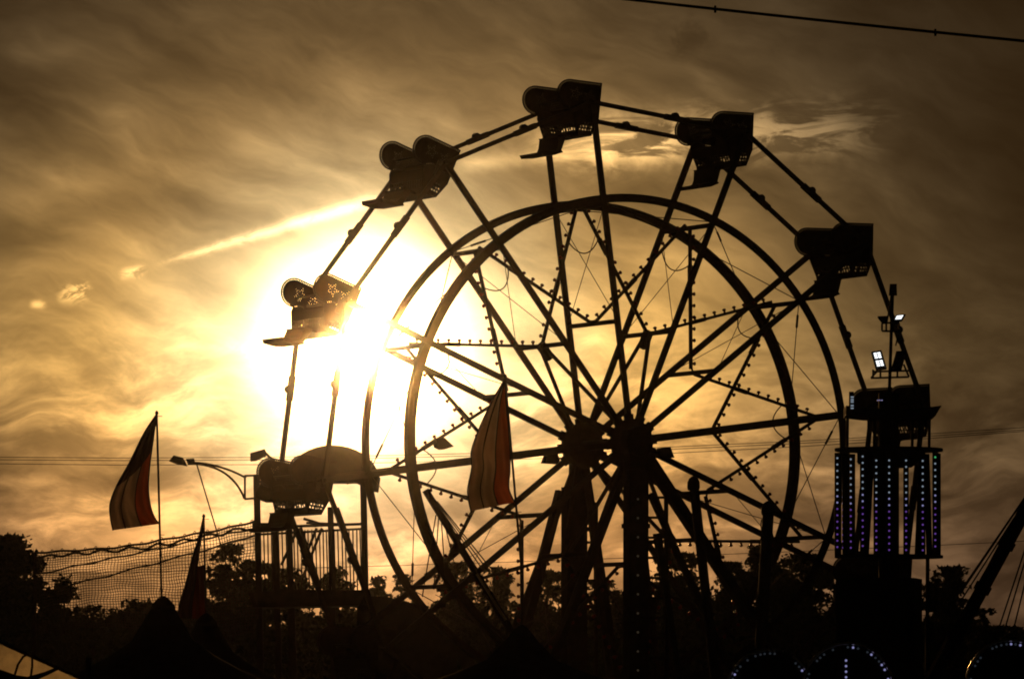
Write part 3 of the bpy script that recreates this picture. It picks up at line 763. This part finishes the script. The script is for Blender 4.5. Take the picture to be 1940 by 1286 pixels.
# ------------------------------------------------------------------ trees
def leaf_mesh(name, centers, size, rnd):
    vs, fs = [], []
    for c in centers:
        s = size*rnd.uniform(.6, 1.35); a = rnd.uniform(0, 6.283); b = rnd.uniform(-1, 1); c2 = math.sqrt(1-b*b)
        n = Vector((c2*math.cos(a), c2*math.sin(a), b)); t = n.orthogonal().normalized(); w = n.cross(t)
        ang = rnd.uniform(0, 6.283); t, w = t*math.cos(ang)+w*math.sin(ang), w*math.cos(ang)-t*math.sin(ang)
        i = len(vs); vs += [c-t*s, c+w*s*.5-t*s*.1, c+t*s, c-w*s*.5+t*s*.1]; fs.append((i, i+1, i+2, i+3))
    me = bpy.data.meshes.new(name); me.from_pydata([tuple(v) for v in vs], [], fs); me.materials.append(M['leaf']); return me
def tree(xc, ytop, wpx, Y, label, seed, base_frac=.30, n_leaf=3200, shape='round', lsize=.15):
    rnd = random.Random(seed); tp = W(xc, ytop, Y); Hh = tp.z; wr = wpx*Y/F/2
    e = thing('tree', label, 'tree', (tp.x, Y, 0), rnd.uniform(0, 6), 'trees behind the fairground')
    m = MB(); r0 = .05*Hh*.5+.06
    top = Vector((rnd.uniform(-.2, .2), rnd.uniform(-.2, .2), Hh*.93))
    m.tube([Vector((0, 0, 0)), Vector((.05, 0, Hh*.3)), Vector((top.x*.5, top.y*.5, Hh*.62)), top], [r0*1.25, r0, r0*.6, .02], 8)
    tips = []
    nb = 20
    for k in range(nb):
        f_ = base_frac*.7 + (1-base_frac*.7)*(k+.5)/nb*.95; z0 = Hh*f_*.85
        a = k*2.4+rnd.uniform(-.4, .4)
        prof = math.sin(math.pi*min(1, (f_-base_frac*.5)/(1-base_frac*.5)*.86+.12))**.7
        rr = wr*prof*rnd.uniform(.6, 1.05)
        tip = Vector((rr*math.cos(a), rr*math.sin(a)*.8, z0+Hh*rnd.uniform(.06, .16)))
        st = Vector((top.x*f_*.6, top.y*f_*.6, z0*.93)); mid = st.lerp(tip, .5)+Vector((0, 0, .08*Hh*.3))
        m.tube([st, mid, tip], [r0*.38*(1.1-f_*.6), r0*.22*(1.1-f_*.6), .012], 5)
        tips += [tip, st.lerp(tip, .6)]
    tips.append(top+Vector((0, 0, Hh*.03)))
    m.build('trunk', M['bark'], e)
    cl = []
    for tpn in tips:
        for q in range(7):
            cl.append((tpn+Vector((rnd.gauss(0, wr*.24), rnd.gauss(0, wr*.24), rnd.gauss(0, Hh*.085))), wr*rnd.uniform(.12, .30)))
    cs = []
    for j in range(n_leaf):
        c, r_ = rnd.choice(cl); v = Vector((rnd.gauss(0, 1), rnd.gauss(0, 1), rnd.gauss(0, .8)))
        p = c + v*r_*.55
        if p.z > Hh: p.z = Hh - rnd.random()*.3
        if p.z > .3: cs.append(p)
    link('crown', leaf_mesh('crown', cs, lsize, rnd), e)
    return e
TR = [
 (22, 1014, 160, 178, 'broad dark tree at the far left edge of the picture', 5200),
 (112, 1112, 90, 185, 'small tree under the lower left end of the net', 1500),
 (168, 1148, 70, 190, 'low bush-like tree behind the left end of the net', 900),
 (245, 1134, 70, 192, 'low tree behind the net, left of the tall flag pole', 900),
 (425, 1032, 86, 200, 'slim tall tree behind the net, right of the short flag', 2400),
 (472, 1062, 80, 203, 'dark tree left of the slide posts behind the net end', 1700),
 (505, 1068, 90, 206, 'tree seen between the leftmost slide posts', 1700),
 (560, 1078, 90, 200, 'tree seen through the slide railing', 1500),
 (640, 1074, 100, 204, 'tree behind the right half of the slide railing', 1500),
 (718, 1092, 52, 198, 'small young tree just right of the slide posts', 800),
 (757, 1088, 62, 202, 'small pointed tree left of where the rings cross the horizon', 900),
 (865, 1066, 110, 205, 'tree behind the lower left crossing of ring and spokes', 2600),
 (950, 1074, 100, 200, 'tree behind the pole of the large flag', 2200),
 (1030, 1082, 110, 206, 'tree left of the far wheel tower', 2000),
 (1150, 1100, 110, 208, 'tree seen between the two wheel towers', 2000),
 (1290, 1048, 140, 205, 'round tree right of the near wheel tower', 3200),
 (1380, 1066, 100, 202, 'tree right of the round capped post', 2200),
 (1450, 1034, 120, 200, 'tall tree behind the lower right of the rings', 3000),
 (1530, 1050, 120, 204, 'dense tree just left of the lit tower', 3000),
 (1600, 1078, 110, 200, 'tree behind the left foot of the lit tower', 2000),
 (1792, 1074, 110, 186, 'lone open tree right of the lit tower', 2600),
 (1860, 1150, 60, 190, 'small low tree beside the leaning boom', 800),
 (1906, 1186, 130, 196, 'low broad tree at the right edge of the picture', 1800),
]
for i, (x, y, w, Y, lb, nl) in enumerate(TR): tree(x, y, w, Y, lb, 100+i, n_leaf=int(nl*5.5), base_frac=.08 if w > 60 else .15, lsize=.098)
def woods():
    rnd = random.Random(5); cs = []
    def line(x): return 1178 + 14*math.sin(x*.013+1)+9*math.sin(x*.041)+6*math.sin(x*.11) + (28 if x > 1640 else 0) - (18 if 880 < x < 1620 else 0)
    for j in range(34000):
        x = rnd.uniform(-220, 2160); Y = rnd.uniform(222, 246); t = line(x); y = t + (1380-t)*rnd.random()**1.2 + rnd.gauss(0, 3)
        cs.append(W(x, y, Y))
    o = link('distant_woods', leaf_mesh('distant_woods', cs, .34, rnd))
    tag(o, 'dark far-off belt of woods along the whole horizon', 'woods', kind='stuff')
woods()

# ------------------------------------------------------------------ poles, boom, cables, signs
def pole(x0, y0, x1, y1, Y, r, label, cap=None, name='steel_post', extra=None, chrome=False):
    a, b = W(x0, y0, Y), W(x1, y1, Y); d = b-a; gpt = a+d*(a.z/-d.z)
    e = thing(name, label, 'post', (gpt.x, Y, 0)); o0 = Vector((gpt.x, Y, 0))
    MB().tube([a-o0, gpt-o0], r, 10).build('shaft', M['tower'], e)
    if cap: MB().lathe(a-o0-Vector((0, 0, .12)), (0, 0, 1), [(r*1.15, 0), (r*1.3, .05), (r*1.25, .14), (r*.9, .20), (r*.3, .24)], 12).build('cap', M['tower'], e, True)
    MB().lathe((0, 0, 0), (0, 0, 1), [(r*3, 0), (r*3, .04), (r*1.4, .06)], 12).build('foot', M['tower'], e)
    if extra: extra(e, o0)
    return e
pole(1314, 915, 1340, 1150, 106, .085, 'thick post with rounded cap right of the near wheel tower', True)
def x2(e, o0):
    for dx, dy in ((-18, 60), (14, 60), (-8, 90)):
        MB().tube([W(1455, 975, 107)-o0, W(1455+dx, 975+dy, 107)-o0], .012, 5).build('stay_wire', M['cable'], e)
pole(1456, 962, 1448, 1100, 107, .10, 'short thick post at the lower right of the rings', True, extra=x2)
def x3(e, o0):
    for k in range(4):
        MB().tube([W(816+4*k, 940+3*k, 108)-o0, W(905+12*k, 1078+4*k, 108)-o0], .011, 5).build('stay_wire', M['cable'], e)
    for k in range(4):
        MB().tube([W(826+5*k, 975+4*k, 108)-o0, W(800+22*k, 1130-14*k, 108)-o0], .011, 5).build('stay_wire', M['cable'], e)
    MB().tube([W(903, 1086, 107.9)-o0, W(958, 1174, 107.9)-o0], .024, 8).build('glint_tube', M['glint'], e)  # added tube, stands in for the light streak on the pole's metal
pole(806, 928, 905, 1090, 108, .065, 'leaning steel pole with stay wires at lower left of the rings', extra=x3)

def boom():
    Y = 90.0; a, b = W(2010, 842, Y), W(1765, 1290, Y); d = b-a; gpt = a+d*(a.z/-d.z); o0 = Vector((gpt.x, Y, 0))
    e = thing('leaning_boom', 'dark boom leaning in from the lower right with cables along it', 'boom', o0)
    aa = a-o0; dn = (Vector((0, 0, 0))-aa).normalized()
    MB().tube([aa, aa.lerp(Vector((0, 0, 0)), .5)], .10, 10).build('upper_arm', M['black'], e)
    MB().tube([aa.lerp(Vector((0, 0, 0)), .485), Vector((0, 0, 0))], .075, 10).build('lower_arm', M['black'], e)
    k0, k1 = W(1796, 1206, Y-.05)-o0, W(1740, 1312, Y-.05)-o0
    MB().tube([k0, k1], .022, 8).build('glint_tube', M['glint'], e)  # added tube that imitates the sunlit metal edge of the boom
    for f_ in (.25, .36, .485, .6):
        p = aa.lerp(Vector((0, 0, 0)), f_); MB().tube([p-dn*.06, p+dn*.06], .125, 10).build('collar', M['black'], e)
    for x, y in ((1812, 1130), (1822, 1120), (1806, 1160)): MB().tube([aa, W(x, y, Y)-o0, ], .012, 5).build('cable', M['cable'], e)
    for x, y in ((1889, 1200), (1902, 1196), (1920, 1192)): MB().tube([aa+Vector((-.05, 0, -.1)), W(x, y, Y+1)-o0], .012, 5).build('cable', M['cable'], e)
boom()

def wire(name, label, pts, Y, r, group=None, knots=()):
    ps = [W(x, y, Y) for x, y in pts]; o0 = Vector((ps[0].x, ps[0].y, 0))
    full = []
    for a, b in zip(ps[:-1], ps[1:]): full += [a.lerp(b, k/12) for k in range(12)]
    full.append(ps[-1])
    o = MB().tube([p-o0 for p in full], r, 6)
    for x, y in knots:
        c = W(x, y, Y)-o0; o.lathe(c-Vector((0, 0, r*2.2)), (0, 0, 1), [(r*.7, 0), (r*.9, r*2), (r*.6, r*4.4)], 6)
    o = o.build(name, M['cable']); o.location = o0; tag(o, label, 'cable', group)
def cat(x0, y0, x1, y1, s, n=10): return [(x0+(x1-x0)*k/n, y0+(y1-y0)*k/n + s*4*(k/n)*(1-k/n)) for k in range(n+1)]
wire('overhead_cable', 'thick overhead cable crossing the upper right corner', cat(900, -34, 2200, 103, 4), 55, .0145, knots=((1355, 18), (1772, 62)))
wire('power_line', 'upper thin power line crossing behind the wheel hubs', cat(-300, 861, 2300, 783, 34), 168, .0095, 'power lines')
wire('power_line', 'middle thin power line crossing behind the wheel hubs', cat(-300, 866, 2300, 787, 34), 168, .0095, 'power lines')
wire('power_line', 'lowest of the three power lines crossing behind the hubs', cat(-300, 872, 2300, 786, 40), 168, .0095, 'power lines')
wire('power_line', 'faint single power line low above the trees', cat(-300, 1092, 2300, 1006, 14), 172, .009, 'power lines')

def round_sign(xc, yc, rpx, Y, label, vertical):
    c = W(xc, yc, Y); o0 = Vector((c.x, Y, 0)); r = rpx*Y/F
    e = thing('round_sign', label, 'ride sign', o0, 0, 'round bulb-edged signs at lower right')
    z = c.z
    MB().lathe((0, .05, z), (0, -1, 0), [(r, 0), (r, .08)], 40).build('board', M['black'], e)
    rim = MB()
    n = 48; m = MB()
    m.tube([Vector((r*math.cos(2*math.pi*k/n), -.035, z+r*math.sin(2*math.pi*k/n))) for k in range(n+1)], .018, 6, False)
    m.build('rim', M['chrome'], e, True)
    bm_ = [MB().lathe((0, 0, 0), (0, -1, 0), [(.010, 0), (.014, .01), (.006, .022)], 7).mesh('sign_bulb', M[k], True) for k in ('led_dim', 'led_lilac')]
    for k in range(25):
        t = math.pi*(.04+.92*k/24)+random.uniform(-.01, .01)
        if random.random() < .28: continue
        o = link('bulb', bm_[1 if random.random() < .15 else 0], e); o.location = ((r-.045)*math.cos(t), -.035, z+(r-.045)*math.sin(t))
    for k in range(vertical): o = link('bulb', bm_[1], e); o.location = (-.02, -.035, z+r*.62-k*.062)
    for dx in (-.2, .2): MB().bar((dx, .08, 0), (dx, .08, z+r*.3), .06).build('support', M['black'], e)
round_sign(1458, 1312, 82, 72, 'leftmost of the three round bulb-edged signs at lower right', 0)
round_sign(1606, 1304, 86, 71, 'middle round bulb-edged sign with a vertical row of blue lamps', 5)
round_sign(1915, 1296, 84, 70, 'round bulb-edged sign at the bottom right corner', 0)

# glowing plastic sheet tent wall at lower left with a wire hoop in front
def vinyl():
    Y = 45.0; c = W(60, 1290, Y); o0 = Vector((c.x, Y, 0))
    e = thing('vinyl_awning', 'crinkled plastic awning glowing gold in the bottom left corner', 'awning', o0)
    L = lambda x, y, dy=0.0: W(x, y, Y+dy)-o0
    m = MB(); nu, nv = 30, 12; rnd = random.Random(3)
    def up(u):
        x = -40+210*u; return x, 1200+ (x+40)*.445
    for j in range(nv+1):
        for i in range(nu+1):
            x, y = up(i/nu); m.v.append(L(x+10*j/nv, y+110*j/nv, -.12*j/nv+.012*math.sin(i*1.7+j)+rnd.uniform(-.008, .008)))
    for j in range(nv):
        for i in range(nu): a = j*(nu+1)+i; m.f.append((a, a+1, a+nu+2, a+nu+1))
    o = m.build('sheet', M['vinyl'], e, True)
    MB().tube([L(-45, 1196), L(172, 1293)], .012, 8).build('edge_pole', M['black'], e)
    MB().tube([L(26, 1284, -.8), L(34, 1258, -.8), L(44, 1243, -.8), L(54, 1238, -.8), L(61, 1245, -.8), L(61, 1262, -.8), L(57, 1290, -.8)], .009, 6).build('wire_hoop', M['black'], e)
    MB().prism([L(x, y, -.85) for x, y in ((-20, 1262), (8, 1270), (30, 1278), (52, 1281), (84, 1272), (112, 1261), (118, 1264), (90, 1278), (50, 1296), (-20, 1296))], (0, .02, 0)).build('skirt', M['black'], e)
    for x in (-42, 168):
        p = L(x, 1245 if x > 0 else 1205); MB().tube([p, Vector((p.x, p.y, 0))], .02, 8).build('awning_pole', M['black'], e)
vinyl()

# ------------------------------------------------------------------ added air volume, stands in for lens glare round the sun
hz = MB().box((0, 150, 10.0), (500, 420, 22.0)).build('glare_volume', None); hz['kind'] = 'stuff'; hz['label'] = 'added thin air volume that stands in for lens glare'; hz['category'] = 'glare_volume'
hm = bpy.data.materials.new('glare_air'); hm.use_nodes = True; hn = hm.node_tree; hn.nodes.clear()
pv = hn.nodes.new('ShaderNodeVolumePrincipled'); pv.inputs['Color'].default_value = (0.97, 0.95, 0.92, 1)
pv.inputs['Density'].default_value = 0.00006; pv.inputs['Anisotropy'].default_value = 0.999
ho = hn.nodes.new('ShaderNodeOutputMaterial'); hn.links.new(pv.outputs[0], ho.inputs['Volume']); hz.data.materials.append(hm)
